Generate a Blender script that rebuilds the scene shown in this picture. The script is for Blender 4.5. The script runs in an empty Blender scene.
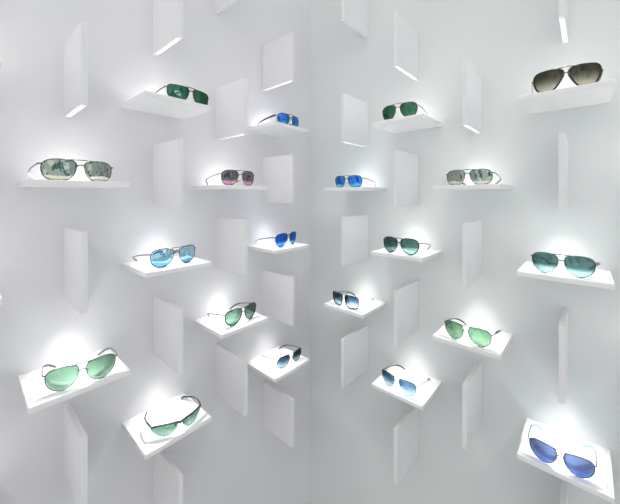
import bpy, bmesh, math, random
from mathutils import Vector, Matrix
random.seed(4)
SC = bpy.context.scene
COL = SC.collection

# ------------------------------------------------------------------ camera
CAMZ = 1.72
cam_data = bpy.data.cameras.new('camera')
cam = bpy.data.objects.new('camera', cam_data)
COL.objects.link(cam)
cam.location = (0, 0, CAMZ)
cam.rotation_euler = (math.radians(90), 0, 0)
cam_data.sensor_width = 36.0
cam_data.lens = 310.21 / 620 * 36.0
cam_data.shift_x = (310 - 317.06) / 620
cam_data.shift_y = (195.65 - 252) / 620
cam_data.clip_start = 0.02
SC.camera = cam

# ------------------------------------------------------------------ world (soft daylight of the shop interior)
W = bpy.data.worlds.new('world')
SC.world = W
W.use_nodes = True
nt = W.node_tree
bg = nt.nodes['Background']
tc = nt.nodes.new('ShaderNodeTexCoord')
sep = nt.nodes.new('ShaderNodeSeparateXYZ')
nt.links.new(tc.outputs['Generated'], sep.inputs[0])
mr = nt.nodes.new('ShaderNodeMapRange')
mr.inputs['From Min'].default_value = -1
mr.inputs['From Max'].default_value = 1
nt.links.new(sep.outputs['Z'], mr.inputs['Value'])
ramp = nt.nodes.new('ShaderNodeValToRGB')
e = ramp.color_ramp.elements
e[0].position = 0.0; e[0].color = (0.64, 0.67, 0.68, 1)
e[1].position = 1.0; e[1].color = (0.94, 0.93, 0.925, 1)
m_ = ramp.color_ramp.elements.new(0.5); m_.color = (0.74, 0.74, 0.745, 1)
nt.links.new(mr.outputs[0], ramp.inputs[0])
vor = nt.nodes.new('ShaderNodeTexVoronoi')
vor.distance = 'CHEBYCHEV'
vor.inputs['Scale'].default_value = 4.5
nt.links.new(tc.outputs['Generated'], vor.inputs['Vector'])
vr = nt.nodes.new('ShaderNodeValToRGB')
vr.color_ramp.interpolation = 'CONSTANT'
e = vr.color_ramp.elements
e[0].position = 0.0; e[0].color = (0.15, 0.19, 0.19, 1)
e[1].position = 0.38; e[1].color = (0.85, 0.85, 0.85, 1)
q = vr.color_ramp.elements.new(0.66); q.color = (1.35, 1.33, 1.3, 1)
nt.links.new(vor.outputs['Color'], vr.inputs[0])
mul = nt.nodes.new('ShaderNodeMix'); mul.data_type = 'RGBA'; mul.blend_type = 'MULTIPLY'
mul.inputs[0].default_value = 1.0
nt.links.new(ramp.outputs[0], mul.inputs[6])
nt.links.new(vr.outputs[0], mul.inputs[7])
nt.links.new(mul.outputs[2], bg.inputs[0])
bg.inputs[1].default_value = 1.45

SC.view_settings.view_transform = 'Standard'
SC.view_settings.look = 'None'
SC.view_settings.exposure = 0.0
SC.view_settings.gamma = 1.0
SC.view_settings.use_curve_mapping = False

LED_POWER = 0.28

# ------------------------------------------------------------------ materials
def principled(name, color, rough=0.5, metal=0.0, bump=0.0, bscale=60, var=0.0, emis=None, estr=0.0, coat=0.0):
    m = bpy.data.materials.new(name); m.use_nodes = True
    n = m.node_tree; b = n.nodes['Principled BSDF']
    b.inputs['Base Color'].default_value = (*color, 1)
    b.inputs['Roughness'].default_value = rough
    b.inputs['Metallic'].default_value = metal
    b.inputs['Coat Weight'].default_value = coat
    b.inputs['Coat Roughness'].default_value = 0.12
    if emis:
        b.inputs['Emission Color'].default_value = (*emis, 1)
        b.inputs['Emission Strength'].default_value = estr
    if bump or var:
        t = n.nodes.new('ShaderNodeTexCoord')
        no = n.nodes.new('ShaderNodeTexNoise'); no.inputs['Scale'].default_value = bscale
        no.inputs['Detail'].default_value = 3
        n.links.new(t.outputs['Object'], no.inputs['Vector'])
        if var:
            r = n.nodes.new('ShaderNodeValToRGB')
            r.color_ramp.elements[0].position = 0.3; r.color_ramp.elements[1].position = 0.7
            r.color_ramp.elements[0].color = (*[c * (1 - var) for c in color], 1)
            r.color_ramp.elements[1].color = (*[min(1, c * (1 + var)) for c in color], 1)
            n.links.new(no.outputs[0], r.inputs[0]); n.links.new(r.outputs[0], b.inputs['Base Color'])
        if bump:
            bp = n.nodes.new('ShaderNodeBump'); bp.inputs['Strength'].default_value = bump
            bp.inputs['Distance'].default_value = 0.001
            n.links.new(no.outputs[0], bp.inputs['Height']); n.links.new(bp.outputs[0], b.inputs['Normal'])
    return m

M = {
    'wall_left': principled('lilac_white_wall', (0.79, 0.785, 0.81), 0.55, var=0.012, bscale=3),
    'wall_right': principled('cool_white_wall', (0.76, 0.793, 0.79), 0.55, var=0.012, bscale=3),
    'floor': principled('grey_floor', (0.42, 0.43, 0.44), 0.5, var=0.05, bscale=4),
    'panel': principled('white_satin_acrylic', (0.86, 0.855, 0.875), 0.42, var=0.01, bscale=25),
    'shelf': principled('white_shelf_acrylic', (0.90, 0.90, 0.90), 0.42, var=0.006, bscale=25),
    'cap': principled('frosted_insert', (0.90, 0.86, 0.84), 0.35, var=0.01, bscale=40),
    'led': principled('led_window', (0.95, 0.95, 0.95), 0.3, emis=(1, 0.99, 0.98), estr=1.6, var=0.005),
    'strip': principled('added_glow_strip', (0.9, 0.9, 0.9), 0.4, emis=(1, 0.99, 0.98), estr=0.35, var=0.005),  # glow added along the bottom edge, beyond the window itself
    'silver': principled('silver_metal', (0.13, 0.13, 0.135), 0.18, 1.0, var=0.03, bscale=200),
    'gunmetal': principled('gunmetal', (0.05, 0.05, 0.053), 0.4, 0.5, var=0.05, bscale=200),
    'wire': principled('dark_grey_wire', (0.045, 0.045, 0.048), 0.6, 0.0, var=0.03, bscale=200),
    'gold': principled('pale_gold_metal', (0.24, 0.17, 0.11), 0.18, 1.0, var=0.03, bscale=200),
    'bronze': principled('bronze_metal', (0.25, 0.17, 0.10), 0.3, 0.9, var=0.03, bscale=200),
    'black': principled('black_acetate', (0.012, 0.014, 0.016), 0.25, coat=0.4, var=0.1, bscale=90),
    'darkgreen': principled('dark_green_nylon', (0.010, 0.035, 0.035), 0.35, coat=0.3, var=0.1, bscale=90),
    'tortoise': principled('red_brown_tip', (0.16, 0.035, 0.02), 0.3, coat=0.4, var=0.3, bscale=160),
    'greytip': principled('dark_grey_tip', (0.05, 0.06, 0.065), 0.35, coat=0.3, var=0.1, bscale=90),
    'teal': principled('pale_teal_tip', (0.22, 0.62, 0.66), 0.3, coat=0.4, var=0.05, bscale=90),
    'whitetip': principled('clear_white_tip', (0.75, 0.76, 0.78), 0.3, coat=0.4, var=0.02, bscale=90),
    'pad': principled('silicone_nose_pad', (0.55, 0.56, 0.55), 0.3, var=0.03, bscale=200),
    'sticker': principled('pale_blue_lens_print', (0.45, 0.70, 0.74), 0.5, var=0.05, bscale=300),
}

def lens_material(name, top, bottom, mtop, mbot, mirror, split=0.5, soft=0.5):
    """tinted see-through lens (colour graded top to bottom; sharp lower bands paint in the reflected shelf) under a mirror coating"""
    m = bpy.data.materials.new(name); m.use_nodes = True
    n = m.node_tree; n.nodes.clear()
    out = n.nodes.new('ShaderNodeOutputMaterial')
    t = n.nodes.new('ShaderNodeTexCoord'); s = n.nodes.new('ShaderNodeSeparateXYZ')
    n.links.new(t.outputs['Generated'], s.inputs[0])
    def grad(a, b):
        r = n.nodes.new('ShaderNodeValToRGB')
        r.color_ramp.interpolation = 'EASE'
        r.color_ramp.elements[0].position = max(0, split - soft / 2); r.color_ramp.elements[0].color = (*b, 1)
        r.color_ramp.elements[1].position = min(1, split + soft / 2); r.color_ramp.elements[1].color = (*a, 1)
        n.links.new(s.outputs['Z'], r.inputs[0]); return r
    sq = lambda c: tuple(math.sqrt(max(0, min(1, v * 1.55))) for v in c)      # light crosses two faces
    g1 = grad(sq(top), sq(bottom)); g2 = grad(mtop, mbot)
    tr = n.nodes.new('ShaderNodeBsdfTransparent'); n.links.new(g1.outputs[0], tr.inputs[0])
    gl = n.nodes.new('ShaderNodeBsdfGlossy'); gl.inputs['Roughness'].default_value = 0.02
    n.links.new(g2.outputs[0], gl.inputs[0])
    fr = n.nodes.new('ShaderNodeLayerWeight'); fr.inputs[0].default_value = 0.35
    ma = n.nodes.new('ShaderNodeMath'); ma.operation = 'MULTIPLY_ADD'; ma.use_clamp = True
    n.links.new(fr.outputs['Fresnel'], ma.inputs[0]); ma.inputs[1].default_value = 0.5; ma.inputs[2].default_value = mirror
    mx = n.nodes.new('ShaderNodeMixShader')
    n.links.new(ma.outputs[0], mx.inputs[0]); n.links.new(tr.outputs[0], mx.inputs[1]); n.links.new(gl.outputs[0], mx.inputs[2])
    n.links.new(mx.outputs[0], out.inputs[0])
    return m

# ------------------------------------------------------------------ helpers
def mesh_from(bm, name, mat, smooth=False):
    bmesh.ops.recalc_face_normals(bm, faces=bm.faces)
    me = bpy.data.meshes.new(name); bm.to_mesh(me); bm.free()
    me.materials.append(mat)
    if smooth:
        for p in me.polygons: p.use_smooth = True
    return me

def link(name, data, parent=None):
    o = bpy.data.objects.new(name, data); COL.objects.link(o)
    if parent: o.parent = parent
    return o

def box_bm(x0, x1, y0, y1, z0, z1, bev=0.0, seg=2):
    bm = bmesh.new()
    vs = [bm.verts.new((x, y, z)) for x in (x0, x1) for y in (y0, y1) for z in (z0, z1)]
    for f in ((0, 1, 3, 2), (4, 6, 7, 5), (0, 4, 5, 1), (2, 3, 7, 6), (0, 2, 6, 4), (1, 5, 7, 3)):
        bm.faces.new([vs[i] for i in f])
    if bev:
        bmesh.ops.bevel(bm, geom=list(bm.edges), offset=bev, segments=seg, affect='EDGES', profile=0.5)
    return bm

def tube_bm(bm, pts, radii, closed=False, seg=8, flat=1.0, up=Vector((0, 0, 1))):
    """sweep an ellipse along points; radii per point (or one); flat = side radius / up radius"""
    pts = [Vector(p) for p in pts]; n = len(pts)
    if not isinstance(radii, (list, tuple)): radii = [radii] * n
    rings = []
    for i in range(n):
        a = pts[(i - 1) % n] if (closed or i > 0) else pts[i]
        b = pts[(i + 1) % n] if (closed or i < n - 1) else pts[i]
        t = (b - a)
        t = t.normalized() if t.length > 1e-9 else Vector((0, 1, 0))
        side = t.cross(up)
        if side.length < 1e-4: side = t.cross(Vector((1, 0, 0)))
        side.normalize(); u2 = side.cross(t).normalized()
        rings.append([bm.verts.new(pts[i] + side * math.cos(2 * math.pi * k / seg) * radii[i] * flat + u2 * math.sin(2 * math.pi * k / seg) * radii[i]) for k in range(seg)])
    last = n if closed else n - 1
    for i in range(last):
        r0, r1 = rings[i], rings[(i + 1) % n]
        for k in range(seg):
            bm.faces.new((r0[k], r0[(k + 1) % seg], r1[(k + 1) % seg], r1[k]))
    if not closed:
        bm.faces.new(rings[0][::-1]); bm.faces.new(rings[-1])
    return bm

def catmull(pts, per=5, closed=True):
    out = []; n = len(pts)
    rng = range(n) if closed else range(n - 1)
    for i in rng:
        g = (lambda j: Vector(pts[j % n])) if closed else (lambda j: Vector(pts[min(max(j, 0), n - 1)]))
        p0, p1, p2, p3 = g(i - 1), g(i), g(i + 1), g(i + 2)
        for k in range(per):
            t = k / per
            out.append(0.5 * ((2 * p1) + (p2 - p0) * t + (2 * p0 - 5 * p1 + 4 * p2 - p3) * t * t + (3 * p1 - p0 - 3 * p2 + p3) * t ** 3))
    if not closed: out.append(Vector(pts[-1]))
    return out

# ------------------------------------------------------------------ the two walls
A = 0.7165; B = math.pi / 2 - A; S = 0.87
CORNER = Vector((-0.0395 * S, 1.8444 * S, 0))
ROT = {'L': math.pi / 2 - A, 'R': -A}
XD = {'L': Vector((math.sin(A), math.cos(A), 0)), 'R': Vector((math.sin(B), -math.cos(B), 0))}
YD = {'L': Vector((-math.cos(A), math.sin(A), 0)), 'R': Vector((math.cos(B), math.sin(B), 0))}
def on_wall(w, x, y, z):       # x along the wall to the right, y into the wall, z absolute
    return CORNER + XD[w] * x + YD[w] * y + Vector((0, 0, z))

WH = 3.3; WL = 2.6; TH = 0.12
for w, nm, x0, x1 in (('L', 'wall_left', -WL, 0), ('R', 'wall_right', 0, WL)):
    # the right wall's slab runs on behind the left one so the corner is closed
    o = link(nm, mesh_from(box_bm(x0, x1 + (TH if w == 'L' else 0), 0, TH, 0, WH), nm, M[nm]))
    o.location = on_wall(w, 0, 0, 0); o.rotation_euler = (0, 0, ROT[w]); o['kind'] = 'structure'
fl = link('floor', mesh_from(box_bm(-3.2, 3.2, -2.2, 2.6, -0.1, 0), 'floor', M['floor']))
fl['kind'] = 'structure'

# ------------------------------------------------------------------ plates: shelves and upright panels
PL = 0.1946; PD = 0.185; PT = 0.0131
shelf_me = mesh_from(box_bm(-PL / 2, PL / 2, -PD, 0, -PT / 2, PT / 2, 0.0008), 'shelf_board', M['shelf'])
panel_me = mesh_from(box_bm(-PT / 2, PT / 2, -PD, 0, -PL / 2, PL / 2, 0.0008), 'upright_panel', M['panel'])
strip_me = mesh_from(box_bm(-0.0045, 0.0045, -0.165, -0.02, -PL / 2 - 0.0003, -PL / 2 + 0.0015), 'added_glow_strip', M['strip'])  # unseen glowing strip, added to go with the lamp drawn out past the window
led_off_me = mesh_from(box_bm(-0.0035, 0.0035, -PD + 0.018, -PD + 0.052, -PL / 2 - 0.0004, -PL / 2 + 0.0015), 'led_window', M['cap'])
led_me = mesh_from(box_bm(-0.0035, 0.0035, -PD + 0.018, -PD + 0.052, -PL / 2 - 0.0004, -PL / 2 + 0.0015), 'led_window', M['led'])
cap_me = mesh_from(box_bm(-0.0042, 0.0042, -PD + 0.006, -PD + 0.062, PL / 2 - 0.0015, PL / 2 + 0.0004), 'top_insert', M['cap'])

CX = {'L0': -(1.1448 + .2685) * S, 'L1': -1.1448 * S, 'L2': -.8793 * S, 'L3': -.6153 * S, 'L4': -.3536 * S,
      'R4': .3919 * S, 'R3': .6571 * S, 'R2': .9181 * S, 'R1': 1.185 * S, 'R0': (1.185 + .2665) * S}
FZ = {'L': {3: .9235, 2: .6446, 1: .3585, 0: .0784, -1: -.2088, -2: -.4899, -3: -.7685, -4: -1.0539},
      'R': {3: .9208, 2: .6353, 1: .3591, 0: .0727, -1: -.2098, -2: -.4954, -3: -.7712, -4: -1.054}}
SZ = {'L': {1: .3176, 0: .033, -1: -.2472, -2: -.5276, -3: -.8097}, 'R': {1: .3061, 0: .0309, -1: -.2459, -2: -.5284, -3: -.8096}}
SHIFT = {('R', 1, -3): -0.010}
fz = lambda w, m: CAMZ + S * FZ[w][m]
sz = lambda w, m: CAMZ + S * SZ[w][m]

# short name of what each shelf carries (used to tell shelves and panels apart)
DESC = {
    'L1S0': 'silver square-lens pair with grey-green patchwork mirror lenses',
    'L1S-2': 'big silver aviators with pale green lenses',
    'L2S1': 'narrow rectangular pair with dark green lenses',
    'L2S-1': 'silver aviators with sky-blue and khaki mirror lenses',
    'L2S-3': 'black half-rim sport wraparounds',
    'L3S0': 'gold aviators with purple-pink mirror lenses',
    'L3S-2': 'black-rimmed green aviators with black curled tips',
    'L4S1': 'blue mirrored pair with thick black temples',
    'L4S-1': 'small deep-blue mirrored aviators with silver temples',
    'L4S-3': 'angular navy-to-clear pair beside the corner',
    'R4S0': 'blue mirrored square-lens pair with thin silver temples',
    'R4S-2': 'navy-rimmed square pair with blue gradient lenses',
    'R3S1': 'green navigators with thin gold bar',
    'R3S-1': 'dark-rimmed teal aviators right of the corner',
    'R3S-3': 'rimless-looking pair with blue-to-clear gradient lenses',
    'R2S0': 'silver square-lens pair with beige and teal mirror lenses',
    'R2S-2': 'silver aviators with bright green lenses and black temples',
    'R1S1': 'large brown gradient pair with dark rims',
    'R1S-1': 'large aviators with smoky teal lenses',
    'R1S-3': 'large aviators with periwinkle-blue lenses and pale teal tips',
}
def setp(o, label, cat, group=None):
    o['label'] = label; o['category'] = cat
    if group: o['group'] = group

def make_shelf(w, k, m):
    o = link('display_shelf', shelf_me)
    o.location = on_wall(w, CX[w + str(k)], 0, sz(w, m) + SHIFT.get((w, k, m), 0)); o.rotation_euler = (0, 0, ROT[w])
    key = '%s%dS%d' % (w, k, m)
    if key in DESC: lab = 'white shelf under the ' + DESC[key]
    else: lab = 'white shelf cut off at the %s edge, %s' % ({'L': 'left', 'R': 'right'}[w], {1: 'topmost there', 0: 'at eye level', -1: 'middle one there', -2: 'below eye level', -3: 'lowest there'}[m])
    setp(o, lab, 'shelf', 'white shelves jutting from the two walls')

def panel_light(o):
    ld = bpy.data.lights.new('panel_led', 'AREA'); ld.shape = 'RECTANGLE'; ld.size = 0.012; ld.size_y = 0.11
    ld.energy = LED_POWER; ld.color = (1.0, 0.995, 0.985); ld.spread = math.radians(79)
    lo = link('panel_led', ld, o); lo.location = (0, -0.112, -PL / 2 - 0.002)

def make_panel(w, k, m):
    o = link('display_fin', panel_me)
    o.location = on_wall(w, CX[w + str(k)], 0, fz(w, m)); o.rotation_euler = (0, 0, ROT[w])
    lit = '%s%dS%d' % (w, k, m - 1) in DESC or (k == 0 and m > -4 and not (w == 'R' and m < -2))
    lw = link('led_window', led_me if lit else led_off_me, o)
    if lit: lw['label'] = 'glowing white light window in the bottom edge'
    link('top_insert', cap_me, o)
    if lit: link('added_glow_strip', strip_me, o)
    if lit: panel_light(o)
    below = '%s%dS%d' % (w, k, m - 1); above = '%s%dS%d' % (w, k, m + 1)
    if below in DESC: lab = 'white upright fin directly above the ' + DESC[below]
    elif above in DESC: lab = 'white upright fin directly below the ' + DESC[above]
    elif k == 0: lab = 'upright fin just past the %s edge, %s' % ({'L': 'left', 'R': 'right'}[w], {2: 'topmost there', 1: 'upper one', 0: 'second from the top', -1: 'middle one', -2: 'second from the bottom', -3: 'lowest there', -4: 'lowest there'}[m])
    else: lab = {'L3': 'white upright fin cut by the top edge, left wall', 'R4': 'white upright fin cut by the top edge, near the corner on the right wall'}[w + str(k)]
    setp(o, lab, 'fin', 'white upright fins on the two walls')

for w, k, ms in (('L', 0, (2, 0, -2, -4)), ('L', 1, (1, -1, -3)), ('L', 2, (2, 0, -2, -4)), ('L', 3, (3, 1, -1, -3)), ('L', 4, (2, 0, -2, -4)),
                 ('R', 4, (3, 1, -1, -3)), ('R', 3, (2, 0, -2, -4)), ('R', 2, (1, -1, -3)), ('R', 1, (2, 0, -2, -4)), ('R', 0, (1, -1, -3))):
    for m in ms: make_panel(w, k, m)
for w, k, ms in (('L', 0, (1, -1, -3)), ('L', 1, (0, -2)), ('L', 2, (1, -1, -3)), ('L', 3, (0, -2)), ('L', 4, (1, -1, -3)),
                 ('R', 4, (0, -2)), ('R', 3, (1, -1, -3)), ('R', 2, (0, -2)), ('R', 1, (1, -1, -3)), ('R', 0, (0, -2))):
    for m in ms: make_shelf(w, k, m)

# ------------------------------------------------------------------ sunglasses
# lens outlines in mm round the lens centre, +x towards the temple
SHAPES = {
    'aviator':   [(-25, 13), (-20, 20), (-8, 23), (6, 23), (20, 20), (28, 12), (29, 0), (25, -13), (15, -23), (2, -26), (-10, -22), (-19, -13), (-25, 0)],
    'pilot':     [(-24, 13), (-19, 19), (-6, 22), (8, 22), (21, 19), (28, 11), (28, -2), (24, -14), (14, -21.5), (1, -23), (-10, -20), (-18, -12), (-23, 0)],
    'navigator': [(-25, 14), (-21, 19), (-10, 20), (6, 20), (22, 19), (28, 14), (29, 3), (27, -10), (21, -18), (8, -21), (-6, -21), (-16, -17), (-22, -6), (-25, 4)],
    'soft':      [(-25, 12), (-19, 18), (-6, 20), (8, 20), (20, 17.5), (27, 10), (28, -1), (24.5, -12), (17, -18.5), (4, -20), (-10, -19), (-19, -11), (-24, 1)],
    'square':    [(-25, 16), (-20, 21), (-8, 22), (8, 22), (20, 21), (26, 16), (27, 3), (25, -12), (19, -20), (6, -22), (-6, -22), (-17, -19), (-23, -9), (-25, 4)],
    'rectangle': [(-27, 11), (-24, 16), (-10, 17.5), (8, 17.5), (23, 16), (29, 12), (30, 2), (28, -10), (23, -15), (8, -17.5), (-8, -17.5), (-18, -15), (-23, -6), (-26, 3)],
    'hexagon':   [(-25, 6), (-17, 19), (-6, 21), (8, 21), (19, 18), (27, 6), (28, -1), (24, -13), (14, -21), (1, -22), (-12, -18), (-22, -7)],
    'caravan':   [(-27, 12), (-22, 20), (-8, 23), (8, 23), (22, 22), (29, 16), (31, 4), (28, -9), (21, -20), (8, -24), (-6, -23), (-15, -15), (-22, -3), (-26, 5)],
}
LC = 35.0                                     # lens centre from the middle, mm

def build_sunglasses(w, k, m, s, n, yaw, sc, spec):
    key = '%s%dS%d' % (w, k, m)
    shape = spec['shape']; sport = shape == 'sport'
    root = link('sunglasses', None)
    sgn = -1 if w == 'L' else 1
    x = CX[w + str(k)] + sgn * s
    root.location = on_wall(w, x, -n, sz(w, m) + PT / 2 + SHIFT.get((w, k, m), 0))
    root.rotation_euler = (0, 0, ROT[w] + math.radians(yaw)); root.scale = (sc,) * 3
    setp(root, spec['label'], 'sunglasses', 'sunglasses shown on the white shelves')
    mm = 0.001
    frame = M[spec['frame']]; tip = M[spec['tip']]; rimmat = M[spec.get('rimmat', spec['frame'])]
    templemat = M[spec.get('temple', spec['frame'])]
    rimr = spec.get('rimr', 0.8) * 1.45
    out = SHAPES['rectangle' if sport else shape]
    vsc = spec.get('v', 1.0)
    out = [(a * 1.09, b * vsc * 1.12) for a, b in out]
    if sport:
        out = [(-28, 10), (-18, 13), (0, 15), (18, 15), (30, 11), (32, 3), (26, -7), (14, -18), (0, -21), (-12, -19), (-22, -11), (-28, 1)]
    low = min(b for a, b in out); lz = -low + rimr + 0.1      # lens centre height, lens rests on the shelf
    wrap = 75.0 if sport else 190.0
    lc = 35.0 if sport else LC
    tilt = 0.12
    hz = lz + (10 if sport else spec.get('hinge', 12))
    def P(X, Z, dx=0.0, dz=0.0, off=0.0):     # a point of the curved, slightly tilted front; mm in, metres out
        y = X * X / (2 * wrap) + (dx * dx + dz * dz) / (2 * 110.0) * (0.4 if sport else 1) + (hz - Z) * tilt + off
        return Vector((X, y, Z)) * mm
    lm = spec['lens']
    for sd in (-1, 1):
        dense = catmull([(a, b, 0) for a, b in out], 5)
        # lens: a solid curved shell
        bm = bmesh.new()
        faces = []
        for off in (-0.7, 0.7):
            c = bm.verts.new(P(sd * lc, lz, 0, 0, off)); prev = None
            for r in (0.25, 0.5, 0.75, 0.9, 1.0):
                ring = [bm.verts.new(P(sd * (lc + p.x * r), lz + p.y * r, p.x * r, p.y * r, off)) for p in dense]
                N = len(ring)
                for i in range(N):
                    if prev: bm.faces.new((prev[i], prev[(i + 1) % N], ring[(i + 1) % N], ring[i]))
                    else: bm.faces.new((c, ring[i], ring[(i + 1) % N]))
                prev = ring
            faces.append(prev)
        N = len(faces[0])
        for i in range(N): bm.faces.new((faces[0][i], faces[0][(i + 1) % N], faces[1][(i + 1) % N], faces[1][i]))
        lo = link('lens', mesh_from(bm, 'lens', lm, True), root)
        # rim
        if not sport and spec.get('rim', True):
            bm = bmesh.new()
            tube_bm(bm, [P(sd * (lc + p.x * 1.01), lz + p.y * 1.01, p.x, p.y) for p in dense], rimr * mm, True, 8, 1.25, Vector((0, 1, 0)))
            link('rim', mesh_from(bm, 'rim', rimmat, True), root)
        # nose pad and its arm
        bm = bmesh.new()
        bmesh.ops.create_uvsphere(bm, u_segments=10, v_segments=8, radius=1.0)
        padm = Matrix.Translation(P(sd * 9.5, lz - 3, 0, 0, 7)) @ Matrix.Rotation(sd * 0.45, 4, 'Y') @ Matrix.Diagonal((1.3 * mm, 3.0 * mm, 6.0 * mm, 1))
        bm.transform(padm)
        npad = link('nose_pad', mesh_from(bm, 'nose_pad', M['black'] if sport else M['pad'], True), root)
        if not sport:
            bm = bmesh.new()
            tube_bm(bm, catmull([P(sd * 12.5, lz + 4, 0, 0, 0.5), P(sd * 12, lz + 3, 0, 0, 4), P(sd * 10, lz - 1, 0, 0, 6.5)], 4, False), 0.45 * mm, False, 6)
            link('pad_arm', mesh_from(bm, 'pad_arm', frame, True), npad)
        # hinge / end piece
        ex = lc + (30.5 if sport else max(a for a, b in out))
        hx = ex + (4.0 if not sport else 1.0)
        h0 = P(sd * (ex - 0.5), hz, ex - lc, hz - lz); h1 = Vector((sd * hx * mm, h0.y + 1.5 * mm, hz * mm)); h2 = Vector((sd * (hx + 0.3) * mm, h0.y + 6 * mm, hz * mm))
        bm = bmesh.new()
        tube_bm(bm, catmull([h0, h1, h2], 4, False), 1.5 * mm if not sport else 2.6 * mm, False, 8, 0.7)
        link('hinge', mesh_from(bm, 'hinge', templemat, True), root)
        # temple
        tw = spec.get('tw', 1.7)
        Lt = spec.get('len', 122)
        y0 = h2.y / mm
        if not sport:
            path = [(sd * (hx + 0.3), y0, hz), (sd * (hx + 1.2), y0 + 30, hz - 4), (sd * (hx + 0.8), y0 + 62, hz - 9.5), (sd * (hx - 1), y0 + 86, hz - 15)]
            end = [(sd * (hx - 1), y0 + 84, hz - 14.5), (sd * (hx - 3), y0 + 96, hz - 18.5), (sd * (hx - 12), y0 + 110, (hz - 20) * 0.6 + 3), (sd * (hx - 26), y0 + Lt, 2.2)]
        else:
            path = [(sd * (hx + 0.3), y0, hz), (sd * (hx + 2.5), y0 + 25, hz - 2), (sd * (hx + 0.5), y0 + 50, hz - 6), (sd * (hx - 5), y0 + 70, hz - 11)]
            end = [(sd * (hx - 5), y0 + 69, hz - 10.7), (sd * (hx - 10), y0 + 82, hz - 15), (sd * (hx - 14), y0 + 95, hz - 20), (sd * (hx - 17), y0 + 106, 3.4)]
        pth = catmull([Vector(p) * mm for p in path], 6, False)
        bm = bmesh.new()
        nn = len(pth)
        tube_bm(bm, pth, [(tw * (1.25 - 0.35 * i / nn)) * mm for i in range(nn)], False, 8, spec.get('tflat', 0.6))
        tmp = link('temple', mesh_from(bm, 'temple', templemat, True), root)
        bm = bmesh.new()
        pe = catmull([Vector(p) * mm for p in end], 6, False); ne = len(pe)
        rt = spec.get('tipr', 2.3)
        tube_bm(bm, pe, [mm * rt * (0.75 + 0.45 * math.sin(math.pi * min(1, i / ne * 0.8))) * (0.55 if i == ne - 1 else 1) for i in range(ne)], False, 8, 0.65)
        link('temple_tip', mesh_from(bm, 'temple_tip', tip, True), tmp)
        if spec.get('print') and sd == -1:
            bm = bmesh.new()
            for (a, b, ww, hh) in ((-15, 6, 12, 3.4), (-14, 1.6, 16, 3.4), (-9, -2.8, 11, 3.2)):
                bmv = [bm.verts.new(P(sd * lc + a + i * ww, lz - 6 + b + j * hh, a + i * ww, -6 + b + j * hh, -0.95)) for i, j in ((0, 0), (1, 0), (1, 1), (0, 1))]
                bm.faces.new(bmv)
            link('lens_print', mesh_from(bm, 'lens_print', M['sticker']), lo)
    # bridge and brow bar
    inner = -min(a for a, b in out)
    bx = lc - inner + 1.0
    if sport:
        bm = bmesh.new()
        top = [P(X, lz + 14 - 5 * math.exp(-(X / 9.0) ** 2) - max(0, abs(X) - 44) * 0.22, 0, 0, -0.3) for X in [i * 3.0 for i in range(-22, 23)]]
        tube_bm(bm, top, [mm * (2.7 + 1.2 * math.exp(-(i - 22) ** 2 / 20)) for i in range(45)], False, 10, 0.9)
        link('brow_bar', mesh_from(bm, 'brow_bar', frame, True), root)
    else:
        bz = lz + spec.get('bridge', 10)
        bm = bmesh.new()
        tube_bm(bm, catmull([P(-bx, bz - 2, 0, 0, 1), P(-bx * 0.5, bz + 1, 0, 0, -0.5), P(0, bz + 1.8, 0, 0, -1), P(bx * 0.5, bz + 1, 0, 0, -0.5), P(bx, bz - 2, 0, 0, 1)], 4, False), 1.5 * mm, False, 8)
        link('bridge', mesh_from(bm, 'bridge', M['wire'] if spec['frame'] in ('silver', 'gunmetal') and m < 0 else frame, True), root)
        if spec.get('bar', True):
            tz = lz + max(b for a, b in out)
            b2 = lc - 10
            bm = bmesh.new()
            tube_bm(bm, catmull([P(-b2, tz - 0.4, -10, 22), P(-bx - 3, tz + 0.3, 0, 10), P(0, tz + 0.6, 0, 0, -0.5), P(bx + 3, tz + 0.3, 0, 10), P(b2, tz - 0.4, -10, 22)], 5, False), 1.25 * mm, False, 8)
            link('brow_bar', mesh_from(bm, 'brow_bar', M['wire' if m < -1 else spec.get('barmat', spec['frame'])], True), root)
    return root

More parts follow.
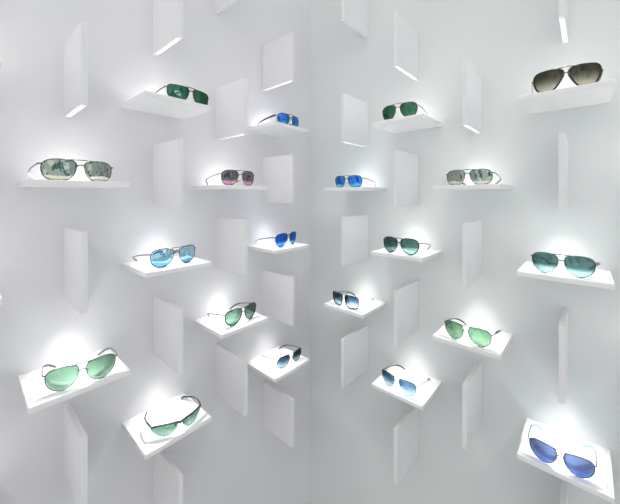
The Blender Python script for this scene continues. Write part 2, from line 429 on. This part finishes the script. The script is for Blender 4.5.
LM = {  # sharp lower bands on mirror lenses stand in for the shelf's reflection
    'patch':  lens_material('grey_green_mirror', (.04, .17, .15), (.40, .44, .36), (.58, .56, .50), (.80, .78, .68), .52, .22, .1),
    'pale_green': lens_material('pale_green_lens', (.10, .19, .13), (.17, .27, .21), (.45, .6, .52), (.5, .62, .56), .20),
    'bright_green': lens_material('bright_green_lens', (.09, .19, .11), (.15, .26, .18), (.4, .6, .45), (.5, .62, .5), .18),
    'dark_green': lens_material('dark_green_lens', (.02, .09, .05), (.03, .11, .065), (.16, .34, .24), (.16, .34, .24), .18),
    'mid_green': lens_material('green_lens', (.075, .16, .115), (.12, .22, .165), (.35, .5, .42), (.4, .5, .45), .14),
    'aqua_mirror': lens_material('sky_blue_mirror', (.06, .26, .40), (.10, .38, .55), (.55, .85, 1.0), (.28, .66, .95), .72, .3, .1),
    'blue_mirror': lens_material('blue_mirror', (.02, .12, .42), (.03, .28, .60), (.08, .34, .95), (.12, .58, .95), .60, .3, .15),
    'deep_blue_mirror': lens_material('deep_blue_mirror', (.01, .07, .40), (.03, .25, .60), (.05, .22, .85), (.12, .52, .92), .60, .3, .12),
    'purple_mirror': lens_material('purple_pink_mirror', (.05, .07, .07), (.38, .17, .30), (.26, .24, .27), (.70, .42, .60), .55, .32, .06),
    'sport_green': lens_material('sport_green_lens', (.085, .16, .125), (.20, .28, .24), (.4, .55, .48), (.5, .6, .55), .10),
    'navy_grad': lens_material('navy_gradient_lens', (.02, .05, .09), (.40, .50, .54), (.25, .33, .4), (.4, .5, .5), .08, .42, .75),
    'navy_grad_dark': lens_material('dark_navy_gradient_lens', (.008, .022, .045), (.36, .46, .52), (.22, .3, .36), (.4, .5, .5), .07, .38, .75),
    'blue_grad': lens_material('blue_gradient_lens', (.025, .065, .11), (.45, .54, .57), (.25, .35, .42), (.4, .5, .5), .08, .38, .75),
    'teal': lens_material('smoky_teal_lens', (.05, .115, .115), (.22, .36, .38), (.28, .42, .42), (.45, .6, .6), .16, .32, .3),
    'teal_dark': lens_material('teal_lens', (.04, .095, .085), (.14, .25, .225), (.25, .38, .35), (.35, .5, .46), .13, .4, .5),
    'brown_grad': lens_material('brown_gradient_lens', (.025, .025, .016), (.36, .35, .28), (.22, .22, .16), (.45, .45, .36), .12, .42, .8),
    'periwinkle': lens_material('periwinkle_lens', (.075, .105, .20), (.10, .16, .36), (.28, .36, .6), (.3, .42, .8), .18, .3, .15),
}
def sp(shape, lens, frame, tip, label, **kw):
    d = dict(shape=shape, lens=LM[lens], frame=frame, tip=tip, label=label); d.update(kw); return d
SPECS = [
    ('L', 1, 0, 0.0025, 0.1680, 4.8, 1.060, sp('soft', 'patch', 'silver', 'whitetip', 'silver square-lens sunglasses with grey and dark-green patchwork mirror lenses', rimr=.6)),
    ('L', 1, -2, 0.0016, 0.1780, -7.5, 1.009, sp('aviator', 'pale_green', 'silver', 'greytip', 'silver aviator sunglasses with large pale green lenses, on the lower left shelf', rimr=.6)),
    ('L', 2, 1, -0.0380, 0.1740, 3.9, 0.996, sp('navigator', 'dark_green', 'gunmetal', 'black', 'narrow rectangular sunglasses with dark green lenses and a pale print on one', v=.9, rimr=.8, print=True, barmat='silver')),
    ('L', 2, -1, -0.0014, 0.1570, 5.4, 1.046, sp('pilot', 'aqua_mirror', 'silver', 'silver', 'silver aviator sunglasses with sky-blue mirror lenses showing khaki reflections', rimr=.7, barmat='gold')),
    ('L', 2, -3, -0.002, 0.1790, -6.7, 1.080, sp('sport', 'sport_green', 'darkgreen', 'darkgreen', 'black half-rim wraparound sport sunglasses with pale green lenses', tw=3.0, tipr=3.0)),
    ('L', 3, 0, 0.0102, 0.1680, -0.9, 0.999, sp('pilot', 'purple_mirror', 'gold', 'tortoise', 'gold aviator sunglasses with purple and pink mirror lenses, red-brown tips', rimr=.8)),
    ('L', 3, -2, -0.0084, 0.1608, 3.2, 1.003, sp('aviator', 'mid_green', 'gunmetal', 'black', 'black-rimmed green aviator sunglasses with black curled tips', rimmat='black', rimr=1.4, temple='silver', barmat='silver')),
    ('L', 4, 1, -0.0072, 0.1680, 5.4, 1.000, sp('soft', 'blue_mirror', 'gunmetal', 'black', 'blue mirrored sunglasses with thick black temples, near the corner', temple='black', tw=3.4, tipr=2.0, barmat='silver')),
    ('L', 4, -1, -0.0080, 0.1550, 7.7, 0.994, sp('aviator', 'deep_blue_mirror', 'silver', 'whitetip', 'small aviator sunglasses with deep-blue mirror lenses and silver temples', rimr=.7, bar=False)),
    ('L', 4, -3, -0.0164, 0.1620, -3.9, 0.984, sp('hexagon', 'navy_grad_dark', 'silver', 'black', 'sunglasses with navy-to-clear angular lenses and black tips, left of the corner', rimr=.9, barmat='silver')),
    ('R', 4, 0, 0.0063, 0.1690, -0.3, 0.999, sp('soft', 'blue_mirror', 'silver', 'teal', 'blue mirrored square-lens sunglasses with thin silver temples, right of the corner', rimr=.9, barmat='silver')),
    ('R', 4, -2, -0.0072, 0.1710, -2.7, 1.010, sp('square', 'navy_grad', 'silver', 'black', 'square sunglasses with thick navy rims and blue gradient lenses', rimmat='black', rimr=1.5, bar=False, barmat='silver')),
    ('R', 3, 1, 0.0036, 0.1770, 1.9, 0.985, sp('pilot', 'dark_green', 'gold', 'whitetip', 'green navigator sunglasses with a thin gold bar, on the right wall', rimr=.7)),
    ('R', 3, -1, 0.0042, 0.1705, -0.8, 1.001, sp('aviator', 'teal_dark', 'silver', 'silver', 'dark-rimmed aviator sunglasses with teal lenses, right of the corner', rimmat='black', rimr=1.2)),
    ('R', 3, -3, -0.0049, 0.1700, -3.5, 1.027, sp('pilot', 'blue_grad', 'silver', 'silver', 'thin-framed sunglasses with lenses fading from blue to clear', rimr=.6)),
    ('R', 2, 0, 0.0033, 0.1690, -1.5, 0.992, sp('soft', 'patch', 'silver', 'greytip', 'silver square-lens sunglasses with beige and teal mirror lenses', rimr=.7)),
    ('R', 2, -2, 0.0004, 0.1760, -3.0, 1.001, sp('aviator', 'bright_green', 'silver', 'black', 'silver aviator sunglasses with bright green lenses and black temples', rimr=.7, temple='gunmetal')),
    ('R', 1, 1, 0.0085, 0.1770, 5.0, 0.980, sp('caravan', 'brown_grad', 'gold', 'whitetip', 'large sunglasses with brown gradient lenses and dark rims, on the upper right shelf', rimmat='black', rimr=1.4, hinge=8)),
    ('R', 1, -1, -0.0025, 0.1690, -5.0, 0.974, sp('aviator', 'teal', 'silver', 'black', 'large aviator sunglasses with smoky teal lenses and black temple tips', rimr=.6)),
    ('R', 1, -3, -0.0033, 0.1800, 1.2, 0.989, sp('aviator', 'periwinkle', 'gunmetal', 'teal', 'large aviator sunglasses with periwinkle-blue lenses and pale teal tips', rimr=.7, barmat='silver')),
]
for a in SPECS: build_sunglasses(*a)
